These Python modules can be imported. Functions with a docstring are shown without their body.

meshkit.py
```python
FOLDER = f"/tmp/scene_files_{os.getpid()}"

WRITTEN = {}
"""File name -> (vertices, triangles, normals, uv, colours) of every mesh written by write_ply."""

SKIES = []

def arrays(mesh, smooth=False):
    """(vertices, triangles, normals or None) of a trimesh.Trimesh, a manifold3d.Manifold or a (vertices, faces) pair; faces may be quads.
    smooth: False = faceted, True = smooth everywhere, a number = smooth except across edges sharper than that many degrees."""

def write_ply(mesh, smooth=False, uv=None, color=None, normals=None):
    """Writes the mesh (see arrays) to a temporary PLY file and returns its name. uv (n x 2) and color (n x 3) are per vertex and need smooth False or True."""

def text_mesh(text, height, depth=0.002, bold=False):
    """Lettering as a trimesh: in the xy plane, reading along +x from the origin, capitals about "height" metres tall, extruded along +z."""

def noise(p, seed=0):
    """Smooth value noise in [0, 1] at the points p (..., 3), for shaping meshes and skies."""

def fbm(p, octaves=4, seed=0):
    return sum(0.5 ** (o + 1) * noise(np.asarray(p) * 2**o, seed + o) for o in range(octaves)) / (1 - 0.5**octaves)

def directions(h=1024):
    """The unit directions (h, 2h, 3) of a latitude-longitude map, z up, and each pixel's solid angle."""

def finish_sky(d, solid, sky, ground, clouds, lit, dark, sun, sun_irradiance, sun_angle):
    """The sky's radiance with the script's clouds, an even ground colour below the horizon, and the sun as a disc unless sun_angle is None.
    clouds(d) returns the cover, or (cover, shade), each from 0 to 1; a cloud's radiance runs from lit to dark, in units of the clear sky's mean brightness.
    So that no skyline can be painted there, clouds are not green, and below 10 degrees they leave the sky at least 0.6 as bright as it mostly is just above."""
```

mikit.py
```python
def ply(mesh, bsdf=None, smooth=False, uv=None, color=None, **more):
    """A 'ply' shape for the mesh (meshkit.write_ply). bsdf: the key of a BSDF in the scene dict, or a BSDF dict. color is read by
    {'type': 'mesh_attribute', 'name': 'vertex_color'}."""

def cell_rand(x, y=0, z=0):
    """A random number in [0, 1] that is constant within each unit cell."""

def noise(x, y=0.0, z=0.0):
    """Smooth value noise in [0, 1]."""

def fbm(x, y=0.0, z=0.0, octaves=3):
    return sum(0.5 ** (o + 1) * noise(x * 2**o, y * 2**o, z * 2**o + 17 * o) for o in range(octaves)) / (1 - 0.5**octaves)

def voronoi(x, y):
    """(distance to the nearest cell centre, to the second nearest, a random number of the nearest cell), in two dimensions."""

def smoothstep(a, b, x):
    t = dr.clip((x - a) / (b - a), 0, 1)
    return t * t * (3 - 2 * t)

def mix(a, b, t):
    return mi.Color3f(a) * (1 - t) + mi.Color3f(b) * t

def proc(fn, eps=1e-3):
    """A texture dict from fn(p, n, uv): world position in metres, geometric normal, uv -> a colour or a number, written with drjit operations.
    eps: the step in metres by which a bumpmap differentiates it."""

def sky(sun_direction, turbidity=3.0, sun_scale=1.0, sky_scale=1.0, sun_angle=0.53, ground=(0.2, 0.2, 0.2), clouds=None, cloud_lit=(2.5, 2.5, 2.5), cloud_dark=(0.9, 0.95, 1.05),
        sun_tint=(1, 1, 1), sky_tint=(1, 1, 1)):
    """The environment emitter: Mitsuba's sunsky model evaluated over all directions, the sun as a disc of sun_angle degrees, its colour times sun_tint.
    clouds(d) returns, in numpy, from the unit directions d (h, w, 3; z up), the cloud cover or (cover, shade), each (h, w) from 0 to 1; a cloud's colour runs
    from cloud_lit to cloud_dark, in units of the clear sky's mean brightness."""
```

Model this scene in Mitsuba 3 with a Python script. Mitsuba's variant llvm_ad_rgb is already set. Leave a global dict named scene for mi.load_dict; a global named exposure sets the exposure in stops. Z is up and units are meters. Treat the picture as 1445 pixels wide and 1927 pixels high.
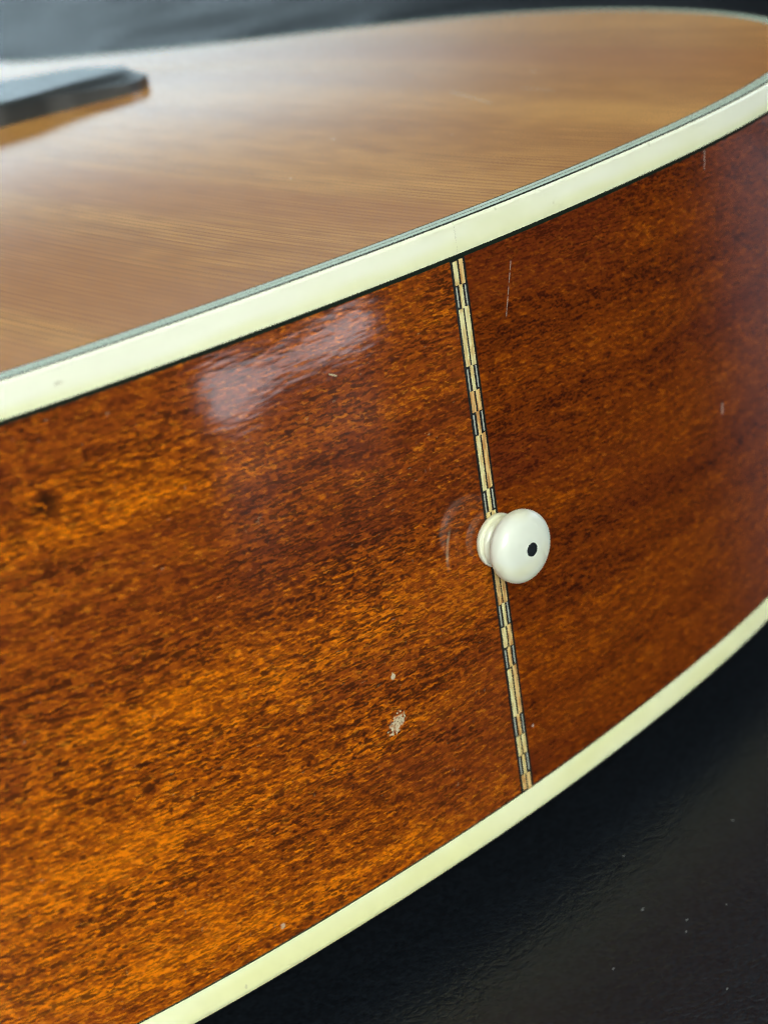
import math, random
import numpy as np
import drjit as dr
import trimesh
import mitsuba as mi
import mikit, meshkit
from mikit import noise, fbm, voronoi, smoothstep, mix
from scipy.interpolate import CubicSpline

T = mi.ScalarTransform4f
scene, labels = {}, {}
rng = np.random.default_rng(7)

# ------------------------------------------------------------------ camera, light, exposure
exposure = 0.0
CAM = np.array([-0.18923791, -0.20189284, 0.18513663])
RIGHT = np.array([0.7238335, -0.6726100, -0.1538204])
DOWN = np.array([-0.3706704, -0.1910403, -0.9089042])
FWD = np.array([0.5819522, 0.7149121, -0.3875981])
scene['camera'] = {
    'type': 'thinlens', 'fov': 2 * math.degrees(math.atan(722.5 / 3164.06)), 'fov_axis': 'x',
    'near_clip': 0.01, 'far_clip': 60.0, 'aperture_radius': 0.0018, 'focus_distance': 0.291,
    'to_world': T().look_at(origin=CAM.tolist(), target=(CAM + FWD).tolist(), up=(-DOWN).tolist()),
}


def lamp_panel(key, centre, target, w, h, radiance, label, edge=0.0):
    """A soft rectangular lamp of w x h metres facing the target."""
    c, t = np.array(centre, float), np.array(target, float)
    d = (t - c) / np.linalg.norm(t - c)
    r = np.cross(d, [0, 0, 1.0])
    r = r / np.linalg.norm(r) if np.linalg.norm(r) > 1e-6 else np.array([1.0, 0, 0])
    u = np.cross(r, d)
    v = np.array([c - r * w / 2 - u * h / 2, c + r * w / 2 - u * h / 2, c + r * w / 2 + u * h / 2, c - r * w / 2 + u * h / 2])
    f = np.array([[0, 2, 1], [0, 3, 2]])
    n = np.cross(v[2] - v[0], v[1] - v[0])
    if n @ d < 0:
        f = f[:, ::-1]
    scene[key] = mikit.ply((v, f), 'lamp_housing', uv=np.array([[0, 0], [1, 0], [1, 1], [0, 1.0]]), emitter={'type': 'area', 'radiance': radiance if isinstance(radiance, dict) else {'type': 'rgb', 'value': list(radiance)}})
    if label:
        labels[key] = {'label': label, 'category': 'lamp'}


scene['lamp_housing'] = {'type': 'diffuse', 'reflectance': {'type': 'rgb', 'value': [0.5, 0.5, 0.5]}}
# the main soft light comes from behind and left of the camera
az, el, dist = math.radians(-128), math.radians(27), 1.7
lamp_panel('softbox', (dist * math.cos(el) * math.cos(az), dist * math.cos(el) * math.sin(az), dist * math.sin(el) + .06), (0, 0, .06), 0.75, 0.75,
           np.array([0.95, 1.0, 0.97]) * 20, 'square softbox lamp behind the camera that lights the tail of the guitar')
# panel added beyond the neck for the grey sheen on soundboard and leather
WAZ, WD = math.radians(68), 5.0                 # its glow is shaped, brightest across the middle and fading to the edges
WC = np.array([WD * math.cos(WAZ), WD * math.sin(WAZ), 0.90])


def panel_glow(p, n, uv):
    across = (p.x - WC[0]) * math.sin(WAZ) - (p.y - WC[1]) * math.cos(WAZ)      # metres to the right of its middle
    side = .86 * (1 - smoothstep(.0, 2.5, across)) + .14 * (1 - smoothstep(1.5, 4.0, across))
    up = .85 * smoothstep(.10, .30, p.z) + .15 * smoothstep(.55, .90, p.z)
    up = up * (1 - smoothstep(1.12, 1.52, p.z))
    glow_ripple = .88 + .24 * noise(across * 3.1, 5.0)
    return mi.Color3f(.74, 1.0, 1.13) * (2.05 * side * up * glow_ripple)


lamp_panel('sheen_panel', WC, (0, 0, WC[2]), 8.4, 1.5, mikit.proc(panel_glow), 'low wide glowing panel added beyond the neck of the guitar')
labels['sheen_panel']['category'] = 'light_panel'
az = math.radians(-6)                           # a second, dimmer panel added on the right, whose glare on the leather shows in the lacquer at the right edge
lamp_panel('side_glow_panel', (4 * math.cos(az), 4 * math.sin(az), 1.05), (0, 0, 1.05), 2.0, 1.2, np.array([.80, .95, 1.2]) * 2.7, 'pale glowing panel added to the right of the guitar')
labels['side_glow_panel']['category'] = 'light_panel'
lamp_panel('overhead_panel', (0.3, 0.2, 2.3), (0.3, 0.2001, 0), 2.2, 2.2, np.array([0.95, 1.0, 1.03]) * 0.85,
           'large dim panel added high above the guitar as ambient light')  # overhead panel added for soft ambient light

# glowing tube added for the bright patch in the lacquer left of the strip
def glow_tube(key, pts, radii, radiance, label, n=20):
    c = CubicSpline(np.linspace(0, 1, len(pts)), np.array(pts, float))
    rc = CubicSpline(np.linspace(0, 1, len(pts)), radii)
    t = np.linspace(0, 1, 40)
    p, tg, r = c(t), c(t, 1), np.maximum(rc(t), .004)
    r = r * np.sqrt(np.clip(1 - (2 * t - 1) ** 16, 0, 1)) + 1e-4
    tg /= np.linalg.norm(tg, axis=1, keepdims=True)
    a = np.cross(tg, [0, 0, 1.0])
    a /= np.linalg.norm(a, axis=1, keepdims=True)
    b = np.cross(a, tg)
    an = np.arange(n) * 2 * np.pi / n
    v = p[:, None] + r[:, None, None] * (np.cos(an)[None, :, None] * a[:, None] + np.sin(an)[None, :, None] * b[:, None])
    i, j = np.meshgrid(np.arange(len(t) - 1), np.arange(n), indexing='ij')
    q = np.stack([i * n + j, i * n + (j + 1) % n, (i + 1) * n + (j + 1) % n, (i + 1) * n + j], -1).reshape(-1, 4)
    m = trimesh.Trimesh(v.reshape(-1, 3), np.vstack([q[:, [0, 1, 2]], q[:, [0, 2, 3]]]), process=False)
    cen = m.triangles_center
    near = p[np.argmin(np.linalg.norm(cen[:, None] - p[None], axis=2), axis=1)]
    if ((cen - near) * m.face_normals).sum() < 0:
        m.invert()
    scene[key] = mikit.ply(m, 'lamp_housing', emitter={'type': 'area', 'radiance': {'type': 'rgb', 'value': list(radiance)}})
    labels[key] = {'label': label, 'category': 'lamp'}


glow_tube('glow_tube', [(.066, -.272, .004), (.090, -.276, .004), (.118, -.281, .0035), (.150, -.286, .003), (.190, -.290, .004)],
          [.0080, .0096, .0030, .0072, .0018], np.array([1.0, 1.0, 1.06]) * 4.9, 'small crooked glowing tube added on the leather past the tail of the guitar')

# ------------------------------------------------------------------ materials
def principled(key, color, rough, spec=0.5, bump=None, bscale=1.0, **more):
    b = {'type': 'principled', 'base_color': color if isinstance(color, dict) else {'type': 'rgb', 'value': list(color)},
         'roughness': rough, 'specular': spec, **more}
    if bump is not None:
        b = {'type': 'bumpmap', 'arbitrary': bump, 'scale': bscale, 'bsdf': b}
    scene[key] = b


def C(*v):
    return mi.Color3f(*v)


def seg_mark(u, v, a, b, w):
    """1 inside a thin stroke from a to b of half-width w, else 0."""
    ax, ay, bx, by = *a, *b
    dx, dy = bx - ax, by - ay
    L2 = dx * dx + dy * dy
    t = dr.clip(((u - ax) * dx + (v - ay) * dy) / L2, 0, 1)
    d = dr.sqrt(dr.square(u - ax - t * dx) + dr.square(v - ay - t * dy))
    return 1 - smoothstep(w * 0.5, w, d)


def mahogany(tone, seed, lift, reds, marks=None, porous=.80, con=1.22):
    def fn(p, n, uv):
        u = uv.x
        v = uv.y + 0.045 * u + 0.0016 * (noise(u * 38 + seed, uv.y * 60, seed) - .5)
        # fine mottling drawn out along the grain, never quite aligned with it
        wob = noise(u * 1300 + seed, v * 1300, seed + 3) - .5
        wob2 = noise(u * 1700 + seed, v * 1700 + 9, seed + 13) - .5
        r1, r2 = v + .30 * u, v - .22 * u
        a = noise(u * 900 + .9 * wob, r1 * 2500 + 1.1 * wob2, seed + 1)
        b = noise(u * 1700 + wob2, r2 * 4000 + wob, seed + 2)
        c = noise(u * 420 + wob, v * 3000 + .8 * wob2, seed + 4)
        d = noise(u * 2600, r1 * 4200, seed + 12)
        big = fbm(u * 9 + seed, v * 85, seed + 5, octaves=3)
        band = noise(u * 3.5 + seed, v * 210, seed + 6)
        t = .36 * (a - .5) + .26 * (b - .5) + .36 * (c - .5) + .18 * (d - .5) + .26 * (big - .5) + .22 * (band - .5) + lift(u, uv.y)
        t = dr.clip(.42 + con * t, 0, 1)
        col = mix(C(.065, .012, .003), C(.31, .064, .004), smoothstep(0.05, .5, t))
        col = mix(col, C(.76, .195, .003), smoothstep(.44, .95, t))
        # redder, quieter zones
        red = smoothstep(.46, .66, fbm(u * 14 + 5, v * 55, seed + 15, octaves=2) + reds(u, uv.y))
        col = mix(col, C(.18, .033, .008), .48 * red)
        # open pores: short dark dashes
        pr = .72 * noise(u * 700 + 1.4 * wob, v * 4300 + wob2, seed + 8) + .28 * noise(u * 1500, v * 5200, seed + 18)
        dens = smoothstep(.30, .70, fbm(u * 60, v * 150, seed + 9, octaves=2))
        pore = smoothstep(.51, .65, pr) * (.62 + .38 * dens)
        col = mix(col, C(.030, .008, .003), pore * porous)
        fl = noise(u * 1100 + wob, r1 * 3000 + wob2, seed + 21)
        col = mix(col, C(.86, .29, .02), .28 * smoothstep(.70, .92, fl) * smoothstep(.35, .6, t))
        if marks is marks_left:                              # a small dark pin knot near the left edge of the picture
            kd = dr.sqrt(dr.square((u + .0826) / .0034) + dr.square((uv.y - .0990) / .0030))
            col = mix(col, C(.020, .007, .003), .9 * (1 - smoothstep(.2, 1.0, kd)) * smoothstep(.42, .62, noise(u * 900 + wob, v * 1300, 77)))
        col = col * C(*tone)
        if marks is not None:
            m, mc = marks(u, uv.y)
            col = mix(col, mc, m)
        return col
    return fn


def marks_left(u, v):
    # the chipped dent and its small neighbour, nicks and a hairline, as ragged pale spots
    r = noise(u * 2600, v * 2600, 5)
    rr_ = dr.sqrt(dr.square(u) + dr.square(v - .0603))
    rim_reflection = 1 - smoothstep(.00012, .0005, dr.abs(rr_ - .0116 - .0006 * noise(v * 700, 1)))  # pale arc painted in as the pin rim mirrored in the lacquer
    rim_reflection = rim_reflection * smoothstep(.0085, .0095, -u) * (1 - smoothstep(.0010, .0045, dr.abs(v - .0625))) * (.4 + .6 * noise(v * 900, u * 400, 3)) * .40
    d1 = dr.sqrt(dr.square((u + .0284 - (v - .0358) * .5) / .0019) + dr.square((v - .0358) / .0019))
    m = (1 - smoothstep(.75, 1.0, d1 + .8 * (r - .5))) * (.35 + .65 * smoothstep(.25, .6, noise(u * 3800, v * 3800, 9)))
    d2 = dr.sqrt(dr.square((u + .0276) / .0005) + dr.square((v - .0449) / .0008))
    m = dr.maximum(m, (1 - smoothstep(.6, 1.0, d2 + .6 * (r - .5))))
    d3 = dr.sqrt(dr.square((u + .0590) / .0006) + dr.square((v - .0098) / .0007))
    m = dr.maximum(m, .6 * (1 - smoothstep(.6, 1.0, d3 + .6 * (r - .5))))
    m = dr.maximum(m, .8 * seg_mark(u, v, (-.0303, .1020), (-.0290, .1013), .00018))
    spots = noise(u * 1900, v * 1900, 31)
    m = dr.maximum(m, .30 * smoothstep(.965, .985, spots))
    m = dr.maximum(m, rim_reflection)
    return m, C(.58, .48, .30)


def marks_right(u, v):
    r = noise(u * 3000, v * 2000, 6)
    m = .42 * seg_mark(u, v, (.0128, .1082), (.0100, .0990), .00016) * smoothstep(.2, .45, r)
    m = dr.maximum(m, .55 * seg_mark(u, v, (.0746, .1122), (.0742, .1088), .0003) * smoothstep(.25, .5, r))
    m = dr.maximum(m, .4 * seg_mark(u, v, (.0745, .0588), (.0743, .0570), .0005))
    d3 = dr.sqrt(dr.square((u - .0036) / .00035) + dr.square((v - .0190) / .00035))
    m = dr.maximum(m, .8 * (1 - smoothstep(.6, 1.0, d3)))
    return m, C(.55, .46, .38)


def lacquer(p, n, uv):
    u, v = uv.x, uv.y
    return (fbm(u * 120, v * 170, 3, octaves=3) * 17e-6 + noise(u * 420, v * 1400, 1) * 6e-6
            + noise(u * 520, v * 2600, 8) * 3e-6)


lac = mikit.proc(lacquer, eps=1.2e-4)
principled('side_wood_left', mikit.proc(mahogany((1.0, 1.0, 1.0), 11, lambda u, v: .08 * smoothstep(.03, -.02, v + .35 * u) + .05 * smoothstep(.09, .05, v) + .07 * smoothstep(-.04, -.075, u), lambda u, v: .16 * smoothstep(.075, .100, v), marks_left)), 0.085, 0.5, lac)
principled('side_wood_right', mikit.proc(mahogany((.57, .49, .70), 47, lambda u, v: .03 * smoothstep(.05, .02, v), lambda u, v: .06 * smoothstep(.06, .095, v), marks_right, .50, .86)), 0.085, 0.5, lac)


def cedar(p, n, uv):
    x, y = p.x, p.y
    w = x + 0.0012 * (noise(y * 7, x * 20, 2) - .5) + .012 * y
    ring = w * 600 + 2.6 * noise(w * 70, y * 2.5, 9) + 1.2 * noise(w * 23, y * 2, 10)
    lines = .5 + .5 * dr.sin(ring * 6.2831853)              # growth rings about 1 mm apart
    lines = lines * lines * lines * (.35 + .65 * noise(w * 130, y * 5, 1))
    fine = noise(w * 3100, y * 45, 4)
    broad = fbm(w * 38, y * 3, 7, octaves=3)
    silk = noise(w * 420, y * 140, 5)
    t = .62 * broad + .16 * fine + .14 * silk
    col = mix(C(.46, .192, .040), C(.71, .350, .080), smoothstep(.25, .70, t))
    col = mix(col, C(.24, .090, .024), .42 * lines)
    red = smoothstep(.5, .68, fbm(w * 45 + 9, y * 3, 12, octaves=2))
    col = mix(col, C(.45, .170, .040), .55 * red)
    m = seg_mark(x, y, (.0785, .0660), (.0860, .0860), .0006) * .35
    m = dr.maximum(m, .30 * seg_mark(x, y, (.0930, .0700), (.0925, .0600), .0006))
    for cx, cy, r, k in ((.0415, .0775, .0007, .7), (.0140, .0590, .0005, .6), (.0520, .0520, .0005, .4), (.110, .082, .0012, .4)):
        m = dr.maximum(m, k * (1 - smoothstep(.5, 1.0, dr.sqrt(dr.square(x - cx) + dr.square(y - cy)) / r)))
    return mix(col, C(.8, .7, .5), m)


def top_bump(p, n, uv):
    return fbm(p.x * 60, p.y * 22, 3, octaves=2) * 14e-6 + noise(p.x * 900, p.y * 12, 1) * 1.6e-6


principled('soundboard_wood', mikit.proc(cedar), 0.14, 0.5, mikit.proc(top_bump, eps=2e-4))


H, B1, B2 = 0.11857, 0.00539, 0.00642          # body depth, top binding, bottom binding


def ivory(ca, cb, joint):
    def fn(p, n, uv):
        t = fbm(p.x * 34, p.y * 34, p.z * 120, octaves=3)
        if joint > 0:                                        # yellower down towards the lower joint
            t = t + .45 * smoothstep(joint - .0004, joint + .0036, p.z) - .28
        col = mix(C(*ca), C(*cb), smoothstep(.25, .72, t))
        sp = smoothstep(.955, .98, noise(p.x * 380, p.y * 380, p.z * 380))
        return mix(col, C(.42, .40, .22), .4 * sp)
    return mikit.proc(fn)


def plastic_bump(p, n, uv):
    return fbm(p.x * 110, p.y * 110, p.z * 260, octaves=2) * 16e-6


plb = mikit.proc(plastic_bump, eps=2e-4)
principled('ivory_binding', ivory((.83, .85, .53), (.90, .92, .72), H - B1), 0.2, 0.5, plb)
principled('yellowed_binding', ivory((.84, .85, .42), (.90, .92, .56), -1), 0.2, 0.5, plb)
principled('white_purfling', (.56, .68, .55), 0.3, 0.4)
scene['black_purfling'] = {'type': 'diffuse', 'reflectance': {'type': 'rgb', 'value': [.014, .022, .015]}}
principled('black_inlay', (.014, .015, .012), 0.13, 0.5, lac)


def inlay_wood(base, alt, seed):
    def fn(p, n, uv):
        t = fbm(p.x * 2400, p.z * 500, seed, octaves=2)
        col = mix(C(*base), C(*alt), smoothstep(.35, .75, t))
        return col
    return mikit.proc(fn)


principled('cream_inlay', inlay_wood((.74, .68, .34), (.62, .46, .18), 3), 0.2, 0.5, lac)
principled('tan_inlay', inlay_wood((.70, .50, .20), (.50, .25, .075), 5), 0.2, 0.5, lac)
principled('grey_inlay', (.40, .42, .34), 0.2, 0.5, lac)


def pearl(p, n, uv):
    smudge = smoothstep(.62, .74, noise(p.x * 900, p.z * 700, 3)) * smoothstep(.0015, .004, p.x) * smoothstep(-.0595, -.0575, -p.z)
    col = mix(C(.72, .76, .63), C(.72, .73, .49), smoothstep(.35, .7, fbm(p.x * 160, p.y * 160, p.z * 160, octaves=2)))
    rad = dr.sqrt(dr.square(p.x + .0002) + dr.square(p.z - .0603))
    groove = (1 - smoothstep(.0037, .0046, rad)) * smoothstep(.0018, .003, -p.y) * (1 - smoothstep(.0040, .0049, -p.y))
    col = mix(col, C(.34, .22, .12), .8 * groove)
    return mix(col, C(.45, .40, .22), .5 * smudge)


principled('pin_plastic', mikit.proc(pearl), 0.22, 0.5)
principled('dark_dot', (.012, .016, .018), 0.25, 0.5)


def ebony(p, n, uv):
    t = fbm(p.x * 90, p.y * 700, 2, octaves=3)
    return mix(C(.030, .036, .038), C(.070, .076, .076), smoothstep(.4, .7, t))


def ebony_bump(p, n, uv):
    return fbm(p.x * 200, p.y * 900, 2, octaves=2) * 3e-5


principled('bridge_wood', mikit.proc(ebony), 0.26, 0.7, mikit.proc(ebony_bump, eps=2e-4))
principled('bone', (.80, .76, .62), 0.35, 0.5)
principled('back_wood', (.09, .03, .010), 0.3, 0.5)
principled('neck_wood', (.13, .045, .012), 0.25, 0.5)


def leather(p, n, uv):
    x, y = p.x, p.y
    t = fbm(x * 12, y * 12, 2, octaves=3)
    col = mix(C(.0045, .0068, .0095), C(.0085, .0115, .0150), t)
    return col * (.72 + .56 * noise(x * 1400, y * 1400, 6))


def leather_bump(p, n, uv):
    x, y = p.x, p.y
    wx, wy = x + .0012 * noise(x * 400, y * 400, 1), y + .0012 * noise(x * 400, y * 400, 2)
    d1, d2, r = voronoi(wx * 620, wy * 620)
    d3, d4, r2 = voronoi(wx * 260 + 7, wy * 260)
    return 5e-5 * smoothstep(.0, .5, d2 - d1) + 6e-5 * smoothstep(0, .5, d4 - d3) + 5e-5 * fbm(x * 90, y * 90, 5, octaves=2)


principled('leather_skin', mikit.proc(leather), 0.37, 0.5, mikit.proc(leather_bump, eps=1.5e-4))
principled('dust_speck', (.11, .115, .115), 0.8, 0.3)

# ------------------------------------------------------------------ the guitar's outline
H, B1, B2 = 0.11857, 0.00539, 0.00642          # body depth, top binding, bottom binding
SX, SY = -0.00036, 0.00102                     # the back sits a hair out of plumb with the top
CY = 0.17
kn = np.radians([-90, -75, -60, -40, -20, 0, 20, 45, 65])
rr = CubicSpline(kn, [0.17, 0.174058, 0.186828, 0.206309, 0.206274, 0.197607, 0.184879, 0.197604, 0.246884], bc_type=((1, 0.0), 'natural'))
th = np.radians(np.concatenate([np.linspace(-90, -84, 4), np.linspace(-78, 53, 23)]))
half = np.stack([rr(th) * np.cos(th), CY + rr(th) * np.sin(th)], 1)
half[0, 0] = 0
half = np.vstack([half, [[.1305, .378], [.1345, .408], [.138, .440], [.1345, .472], [.116, .4955], [.082, .5055], [.040, .5075], [0, .508]]])
ch = np.concatenate([[0], np.cumsum(np.linalg.norm(np.diff(half, axis=0), axis=1))])
sp = CubicSpline(ch, half, bc_type=((1, np.array([1.0, 0])), (1, np.array([-1.0, 0]))))
t_ = np.linspace(0, ch[-1], 20001)
P_ = sp(t_)
s_ = np.concatenate([[0], np.cumsum(np.linalg.norm(np.diff(P_, axis=0), axis=1))])
LEN = s_[-1]


def outline(s):
    """Points and outward normals at signed arc length s from the tail (positive towards +x)."""
    s = np.asarray(s, float)
    a = np.abs(s)
    pts = np.stack([np.interp(a, s_, P_[:, 0]), np.interp(a, s_, P_[:, 1])], 1)
    d = sp(np.interp(a, s_, t_), 1)
    n = np.stack([d[:, 1], -d[:, 0]], 1)
    n /= np.linalg.norm(n, axis=1, keepdims=True)
    sg = np.where(s < 0, -1.0, 1.0)
    pts[:, 0] *= sg
    n[:, 0] *= sg
    return pts, n


def stations(a, b):
    n = max(2, int(round((b - a) / 0.0015)))
    return np.linspace(a, b, n + 1)


def plumb(v):
    k = 1 - np.clip(v[:, 2:3], 0, H) / H
    return np.hstack([v[:, :1] + SX * k, v[:, 1:2] + SY * k, v[:, 2:]])


def sweep(profile, s, closed=False):
    """A strip of quads: profile rows (outward offset, z) carried along the outline. Returns vertices, faces, uv."""
    pr = np.asarray(profile, float)
    pts, n = outline(s)
    m, k = len(s), len(pr)
    v = np.zeros((m, k, 3))
    v[:, :, :2] = pts[:, None] + n[:, None] * pr[None, :, :1]
    v[:, :, 2] = pr[None, :, 1]
    uv = np.stack(np.broadcast_arrays(s[:, None], pr[None, :, 1]), -1)
    i, j = np.meshgrid(np.arange(m - 1), np.arange(k - 1), indexing='ij')
    a = i * k + j
    f = np.stack([a, a + k, a + k + 1, a + 1], -1).reshape(-1, 4)
    f = np.vstack([f[:, [0, 1, 2]], f[:, [0, 2, 3]]])
    v = plumb(v.reshape(-1, 3))
    # make faces point outward / up
    c = v[f].mean(1)
    nn = np.cross(v[f[:, 1]] - v[f[:, 0]], v[f[:, 2]] - v[f[:, 0]])
    ref = np.hstack([c[:, :2] - [0, .2], (c[:, 2:] - H / 2) * 6])
    if (nn * ref).sum() < 0:
        f = f[:, ::-1]
    return v, f, uv.reshape(-1, 2)


def part(key, vf, bsdf, smooth=40, uv=None, label=None, **kw):
    scene[key] = mikit.ply(trimesh.Trimesh(vf[0], vf[1], process=False) if isinstance(vf, tuple) else vf, bsdf, smooth=smooth, uv=uv)
    if label or kw:
        labels[key] = {**({'label': label} if label else {}), **kw}


G = 'acoustic_guitar'
labels[G] = {'label': 'glossy acoustic guitar with ivory binding and white end pin, lying on black leather', 'category': 'guitar'}

SW = 0.00174                                    # half width of the tail strip
Z0, Z1 = B2 + 0.00028, H - B1 - 0.00092         # the wood between the bottom and the top binding lines


def wood_side(key, a, b, bsdf, label):
    rows = np.linspace(Z0, Z1, 9)
    prof = np.stack([np.full(9, -0.00012), rows], 1)
    prof = np.vstack([[-.0003, Z0 - .0001], prof, [-.00020, Z1 + .00003], [-.00045, Z1 + .00008]])
    v, f, uv = sweep(prof, stations(a, b))
    part(key, (v, f), bsdf, True, uv, label)


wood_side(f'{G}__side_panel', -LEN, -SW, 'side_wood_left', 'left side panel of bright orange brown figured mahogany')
wood_side(f'{G}__side_panel_001', SW, LEN, 'side_wood_right', 'right side panel of darker red brown mahogany')

# bindings: a rounded outer corner, a flat side face; each in two lengths that meet at the tail
R_ = 0.00055
arc = np.radians(np.linspace(0, 90, 7))
top_prof = [(-0.0006, H - B1)] + [(0.0, H - B1), (0.00005, H - B1 + .0008), (0.00007, H - B1 + .0018), (.00004, H - B1 + .0029), (0, H - B1 + .0038)] + [(-R_ + R_ * math.cos(a), H - R_ + R_ * math.sin(a)) for a in arc] 
bot_prof = [(-0.0030, 0.0)] + [(-.0018 + .0018 * math.cos(a), .0018 + .0018 * math.sin(a)) for a in np.radians(np.linspace(-90, 0, 7))] + [(0.00006, .0030), (0.00008, .0042), (.00004, .0055), (0.0, B2), (-0.0006, B2)]
for k, (a, b) in enumerate(((-LEN, -0.000012), (0.000012, LEN))):
    sfx = '' if k == 0 else f'_{k:03d}'
    v, f, uv = sweep(top_prof, stations(a, b) + 0.0002)
    part(f'{G}__top_binding{sfx}', (v, f), 'ivory_binding', 40)

full = stations(-LEN, LEN)
v, f, uv = sweep(bot_prof, full)
part(f'{G}__bottom_binding', (v, f), 'yellowed_binding', 40)
# dark line under the top binding and over the bottom binding
v, f, uv = sweep([(-0.00030, Z1 + .00002), (-0.00026, Z1 + .0002), (-0.00010, H - B1 - .0002), (-.0002, H - B1)], full)
part(f'{G}__side_line', (v, f), 'black_purfling', 40)
v, f, uv = sweep([(-0.00005, B2), (-0.00005, Z0)], full)
part(f'{G}__side_line_001', (v, f), 'black_purfling', 40)
# purfling rings on the top, butted edge to edge
rings = [(-0.00055, -0.00142, 'black_purfling'), (-0.00142, -0.0027, 'white_purfling'), (-0.0027, -0.0029, 'black_purfling'),
         (-0.0029, -0.0042, 'white_purfling'), (-0.0042, -0.0045, 'black_purfling')]
for k, (o0, o1, m) in enumerate(rings):
    v, f, uv = sweep([(o0, H), (o1, H)], full)
    part(f'{G}__purfling_ring' + ('' if k == 0 else f'_{k:03d}'), (v, f), m, True)

# soundboard, gently bellied
DOME, DC = 0.0050, np.array([0.0, 0.215])
ss = np.linspace(-LEN, LEN, 721)[:-1]
pts, nrm = outline(ss)
inner = pts - nrm * 0.0045


def fan(ring, zfun, up, rows=60):
    tt = np.linspace(1, 0, rows + 1)[:-1]
    v = np.vstack([np.column_stack([DC + t * (ring - DC), np.full(len(ring), zfun(t))]) for t in tt] + [[[*DC, zfun(0)]]])
    m = len(ring)
    f = []
    i = np.arange(m)
    for r in range(rows - 1):
        a, b = r * m + i, r * m + (i + 1) % m
        f += [np.stack([a, b, b + m], 1), np.stack([a, b + m, a + m], 1)]
    f.append(np.stack([(rows - 1) * m + i, (rows - 1) * m + (i + 1) % m, np.full(m, rows * m)], 1))
    f = np.vstack(f)
    n = np.cross(v[f[:, 1]] - v[f[:, 0]], v[f[:, 2]] - v[f[:, 0]])
    if n[:, 2].sum() * up < 0:
        f = f[:, ::-1]
    return v, f


def dome_t(t):
    return DOME * (1 - t * t) ** 2


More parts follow.
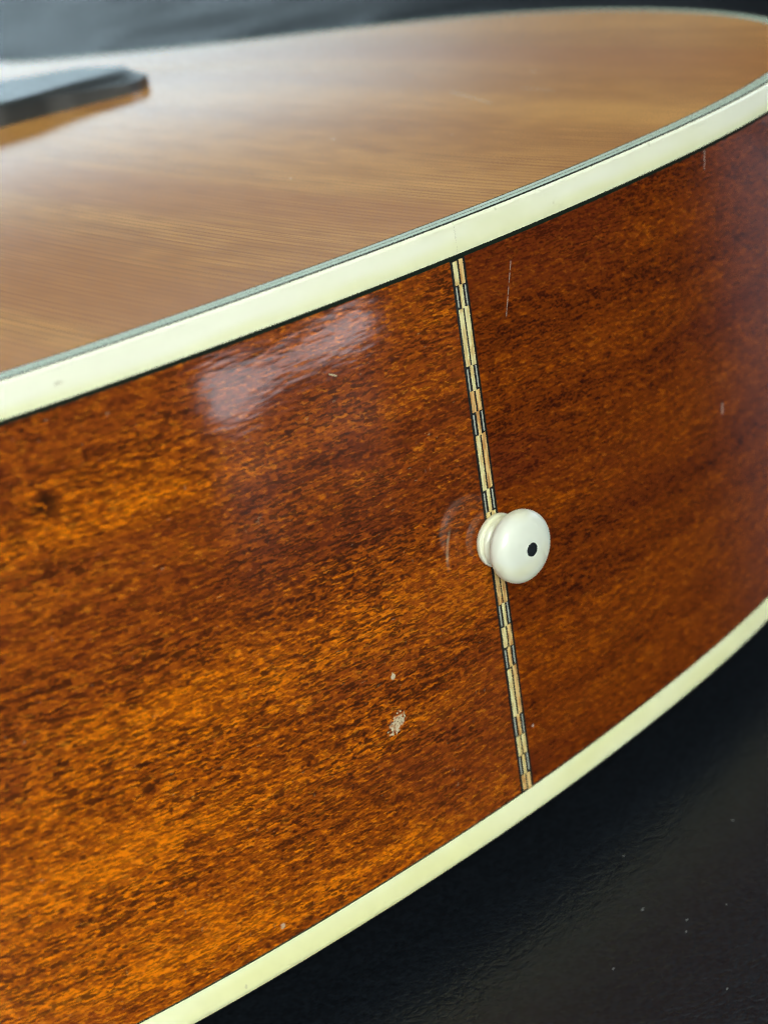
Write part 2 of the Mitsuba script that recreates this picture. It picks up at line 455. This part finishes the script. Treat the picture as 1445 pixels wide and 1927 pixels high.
part(f'{G}__soundboard', fan(inner, lambda t: H + dome_t(t), 1), 'soundboard_wood', True, label='amber cedar soundboard with straight grain and a pale sheen')
inner_s = np.linspace(0, LEN, 4001)
ip, inn = outline(inner_s)
ip = ip - inn * .0045
ang_tab = np.arctan2(ip[:, 1] - DC[1], ip[:, 0])
rad_tab = np.hypot(ip[:, 0], ip[:, 1] - DC[1])


def top_z(x, y):
    a = np.arctan2(np.asarray(y) - DC[1], np.abs(x))
    r = np.interp(a, ang_tab, rad_tab)
    t = np.clip(np.hypot(x, np.asarray(y) - DC[1]) / r, 0, 1)
    return H + dome_t(t)


# the arched back
bp = pts - nrm * 0.0030 + [SX, SY]
part(f'{G}__back', fan(bp, lambda t: -0.0148 * (1 - t ** 2.6), -1), 'back_wood', True)

# ------------------------------------------------------------------ the tail strip with its marquetry
def slab(x0, x1, z0, z1, y, slant=0.0, bev=0.00006, depth=0.0004):
    """A thin inlay piece facing -y, front face at y, its front edges bevelled."""
    b = min(bev, (x1 - x0) * .3)
    o = np.array([[x0, z0], [x1, z0], [x1, z1], [x0, z1]])
    i_ = np.array([[x0 + b, z0 + b], [x1 - b, z0 + b], [x1 - b, z1 - b], [x0 + b, z1 - b]])
    v = np.vstack([np.column_stack([o[:, 0], np.full(4, y + depth), o[:, 1]]), np.column_stack([o[:, 0], np.full(4, y + .00003), o[:, 1]]),
                   np.column_stack([i_[:, 0], np.full(4, y), i_[:, 1]])])
    v[:, 2] += slant * v[:, 0]
    f = []
    for q in range(4):
        r = (q + 1) % 4
        f += [[q, r, r + 4], [q, r + 4, q + 4], [q + 4, r + 4, r + 8], [q + 4, r + 8, q + 8]]
    f += [[8, 9, 10], [8, 10, 11]]
    return plumb(v), np.array(f)


S_ = f'{G}__end_strip'
part(S_, slab(-SW, SW, Z0, Z1, -0.00003 + 0.00012 - .00004), 'black_inlay', False, label='narrow black tail strip inlaid with cream and tan marquetry')
bounds = [0.11229, 0.10791, 0.10396, 0.0933, 0.08889, 0.08472, 0.08061, 0.06988, 0.06571, 0.06117, 0.05691, 0.04702, 0.04249, 0.0379, 0.03371, 0.02322, 0.01888, 0.01449, 0.01029, 0.00680]
kinds = 'LCLCLCLCLCLCLCLCLCL'
yb = -0.00003
count = {'inlay_bar': 0, 'inlay_sliver': 0}


def piece(kind, x0, x1, z0, z1, m):
    k = count[kind]
    count[kind] += 1
    part(f'{S_}__{kind}' + ('' if k == 0 else f'_{k:03d}'), slab(x0, x1, z0, z1, yb + rng.uniform(0, .00002), slant=rng.normal(0, .05)), m, False)


for k, kind in enumerate(kinds):
    zt, zb = bounds[k], bounds[k + 1]
    j = lambda s=.00012: rng.normal(0, s)  # noqa: E731
    g = .00008
    if kind == 'L':
        piece('inlay_bar', -.00122 + j(.00003), -.00021 + j(.00003), zb + g + j(), zt - g + j(), 'cream_inlay' if rng.random() < .8 else 'tan_inlay')
        piece('inlay_bar', .00019 + j(.00003), .00118 + j(.00003), zb + g + j(), zt - g + j(), 'tan_inlay' if rng.random() < (.5 if k < 2 else .72) else 'cream_inlay')
    else:
        piece('inlay_bar', -.00040 + j(.00003), .00037 + j(.00003), zb - g + j(), zt + g + j(), 'cream_inlay' if rng.random() < .8 else 'tan_inlay')
        piece('inlay_sliver', -.00122, -.00092 + j(.00002), zb + .0002, zt - .0002, 'grey_inlay')
        piece('inlay_sliver', .00088 + j(.00002), .00116, zb + .0002, zt - .0002, 'grey_inlay')

# ------------------------------------------------------------------ the end pin
def lathe(profile, bsdf, key, centre, label=None, n=96, smooth=35):
    """profile rows (radius, distance out from the side); axis -y."""
    pr = np.asarray(profile, float)
    a = np.arange(n) * 2 * np.pi / n
    v = np.stack([pr[None, :, 0] * np.cos(a)[:, None], np.broadcast_to(-pr[None, :, 1], (n, len(pr))), pr[None, :, 0] * np.sin(a)[:, None]], -1)
    k = len(pr)
    i, j = np.meshgrid(np.arange(n), np.arange(k - 1), indexing='ij')
    p, q = i * k + j, ((i + 1) % n) * k + j
    f = np.stack([p, p + 1, q + 1, q], -1).reshape(-1, 4)
    f = np.vstack([f[:, [0, 1, 2]], f[:, [0, 2, 3]]])
    v = v.reshape(-1, 3) + np.asarray(centre)
    c = v[f].mean(1) - v.mean(0)
    nn = np.cross(v[f[:, 1]] - v[f[:, 0]], v[f[:, 2]] - v[f[:, 0]])
    if (nn * c).sum() < 0:
        f = f[:, ::-1]
    m = trimesh.Trimesh(v, f, process=False)
    m.merge_vertices()
    m.update_faces(m.nondegenerate_faces())
    part(key, m, bsdf, smooth, None, label)


def smooth_profile(pts, n):
    p = np.array(pts, float)
    c = np.concatenate([[0], np.cumsum(np.linalg.norm(np.diff(p, axis=0), axis=1))])
    return CubicSpline(c, p)(np.linspace(0, c[-1], n))


ZP = 0.0603
dome = smooth_profile([(.0038, .0047), (.0050, .00455), (.0060, .0048), (.0066, .0055), (.00675, .0063), (.00665, .0072), (.0061, .0081), (.0050, .0088), (.0035, .0092), (.0014, .00942)], 48)
prof = [(.0043, -.0004), (.0044, .0001), (.0047, .00025), (.0049, .0005), (.00502, .0009), (.00498, .0013), (.00470, .00150), (.00448, .00155), (.00445, .00175), (.00466, .0019), (.00468, .0023), (.0045, .0027), (.0041, .00298), (.0036, .0032), (.0034, .0036), (.0034, .0042), (.0035, .0046)] + dome.tolist() + [(.00129, .00938), (.00127, .0090)]
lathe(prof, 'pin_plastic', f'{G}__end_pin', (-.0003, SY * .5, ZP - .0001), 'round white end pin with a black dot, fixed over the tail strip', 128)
lathe([(.00130, .0089), (.00130, .00934), (.00120, .00941), (.0007, .00943), (.00001, .00944)], 'dark_dot', f'{G}__end_pin__dot', (-.0003, SY * .5, ZP - .0001), None, 48)

# ------------------------------------------------------------------ the bridge: scooped wings, ebony
XB, Y0, Y1 = 0.0798, 0.1885, 0.2500
xs = np.concatenate([np.linspace(-XB, -.045, 30), np.linspace(-.043, .043, 40), np.linspace(.045, XB, 30)])
bs = np.concatenate([[0, 0, .006, .015, .03, .05, .08, .12, .16], np.linspace(.2, .8, 16), [.84, .88, .92, .95, .97, .985, .994, 1, 1]])
V = np.zeros((len(xs), len(bs), 3))
for i, x in enumerate(xs):
    e = np.clip((abs(x) - .036) / (.066 - .036), 0, 1)
    hs = .0046 - .0016 * e                       # the upright edge
    wd = .0005 + .0105 * e                # the scoop behind it
    full_h = .0058 - .0005 * e
    rnd = .0105 * max(0, (abs(x) - .0635) / (XB - .0635)) ** 2
    ya, yc = Y0 - .0010 * math.cos(min(abs(x) / .05, 1) * math.pi / 2) + rnd, Y1 - .4 * rnd
    for k, b in enumerate(bs):
        y = ya + (yc - ya) * b
        dd = min(y - ya, yc - y)
        q = min(dd / wd, 1.0)
        z = hs + (full_h - hs) * q ** 1.4
        V[i, k] = (x, y, top_z(x, y) + (z if 0 < k < len(bs) - 1 else -.001))
kk = len(bs)
i, j = np.meshgrid(np.arange(len(xs) - 1), np.arange(kk - 1), indexing='ij')
a = i * kk + j
f = np.stack([a, a + kk, a + kk + 1, a + 1], -1).reshape(-1, 4)
vv = V.reshape(-1, 3)
ends = []
for i in (0, len(xs) - 1):                       # close the two ends
    low = vv[i * kk:(i + 1) * kk].copy()
    low[:, 2] = top_z(low[:, 0], low[:, 1]) - .001
    base = len(vv)
    vv = np.vstack([vv, low])
    q = np.arange(kk - 1)
    e = np.stack([i * kk + q, i * kk + q + 1, base + q + 1, base + q], 1)
    ends.append(e if i == 0 else e[:, ::-1])
f = np.vstack([f] + ends)
f = np.vstack([f[:, [0, 1, 2]], f[:, [0, 2, 3]]])
part(f'{G}__bridge', (vv, f), 'bridge_wood', 30, None, 'dark ebony bridge with scooped wing ends on the soundboard')
sx = trimesh.creation.box((.074, .0028, .008))
sx.apply_translation((0, .222, float(top_z(0, .222)) + .0065))
part(f'{G}__bridge__saddle', sx, 'bone', False)

# sound hole and neck, beyond the frame to the left
a = np.arange(64) * 2 * np.pi / 64
for k, (r0, r1, m, nm, dz) in enumerate(((0, .050, 'dark_dot', 'sound_hole', .0002), (.053, .058, 'black_purfling', 'rosette', .0002))):
    ring = lambda r: np.column_stack([r * np.cos(a), .335 + r * np.sin(a), top_z(r * np.cos(a), .335 + r * np.sin(a)) + dz])  # noqa: E731
    v = np.vstack([ring(max(r0, 1e-5)), ring(r1)])
    q, r = np.arange(64), (np.arange(64) + 1) % 64
    part(f'{G}__{nm}', (v, np.vstack([np.stack([q, q + 64, r + 64], 1), np.stack([q, r + 64, r], 1)])), m, True)
nk = trimesh.creation.box((.05, .50, .022))
nk.apply_translation((0, .508 + .25, H - .006))
part(f'{G}__neck', nk, 'neck_wood', False)
fb = trimesh.creation.box((.054, .63, .006))
fb.apply_translation((0, .40 + .315, H + .0085))
part(f'{G}__fingerboard', fb, 'bridge_wood', False)

# ------------------------------------------------------------------ the leather day bed
ZB = -0.0150
gx = np.unique(np.concatenate([np.linspace(-.62, -.3, 24), np.linspace(-.3, .35, 130), np.linspace(.35, 1.5, 150)]))
gy = np.unique(np.concatenate([np.linspace(-.42, -.10, 60), np.linspace(-.10, .3, 90), np.linspace(.3, 2.7, 200)]))
X, Y = np.meshgrid(gx, gy, indexing='ij')
far = np.clip((X - .28) / .4, 0, 1) ** 2
Z = ZB + .055 * np.clip((X - .55) / .95, 0, 1) ** 2 + far * .010 * (meshkit.fbm(np.stack([X * 3.1, Y * 3.1, X * 0], -1), 3, 4) - .5)
Z += far * .006 * (1 - np.abs(2 * meshkit.noise(np.stack([X * 7 + Y * 3, Y * 5 - X * 4, X * 0 + 2], -1), 9) - 1)) ** 4
edge = np.minimum(np.minimum(X - gx[0], gx[-1] - X), np.minimum(Y - gy[0], gy[-1] - Y))
rad = .030
Z -= rad - np.sqrt(np.maximum(rad ** 2 - np.maximum(rad - edge, 0) ** 2, 0))
nx, ny = X.shape
v = np.stack([X, Y, Z], -1).reshape(-1, 3)
i, j = np.meshgrid(np.arange(nx - 1), np.arange(ny - 1), indexing='ij')
a = i * ny + j
f = np.stack([a, a + ny, a + ny + 1, a + 1], -1).reshape(-1, 4)
L_ = 'leather_daybed'
labels[L_] = {'label': 'black leather daybed with fine grain under the guitar', 'category': 'daybed'}
part(f'{L_}__seat', (v, np.vstack([f[:, [0, 1, 2]], f[:, [0, 2, 3]]])), 'leather_skin', True)
bx = trimesh.creation.box((gx[-1] - gx[0], gy[-1] - gy[0], .14))
bx.apply_translation(((gx[0] + gx[-1]) / 2, (gy[0] + gy[-1]) / 2, ZB - rad - .0705))
part(f'{L_}__base', bx, 'leather_skin', False)

# lint and dust on the leather at the tail: small ragged flakes
fl = []
for k in range(46):
    px, py = rng.uniform(-.055, .10), rng.uniform(-.105, -.004)
    if py > -.03 - .3 * px - .0 and px < 0:
        py -= .03
    r = rng.uniform(.00012, .00032)
    n = 6
    an = np.arange(n) * 2 * np.pi / n + rng.uniform(0, 6)
    rad_ = r * rng.uniform(.5, 1.2, n)
    st = rng.uniform(.5, 1.8)
    ring = np.column_stack([px + rad_ * np.cos(an) * st, py + rad_ * np.sin(an), np.full(n, ZB + .00012)])
    v = np.vstack([ring, ring + [0, 0, .00015], [[px, py, ZB + .00035]]])
    f = []
    for q in range(n):
        w = (q + 1) % n
        f += [[q, w, w + n], [q, w + n, q + n], [q + n, w + n, 2 * n]]
    fl.append(trimesh.Trimesh(v, f, process=False))
scene['dust'] = mikit.ply(trimesh.util.concatenate(fl), 'dust_speck', smooth=False)
labels['dust'] = {'label': 'pale specks of dust scattered on the black leather below the tail', 'category': 'dust', 'kind': 'stuff'}
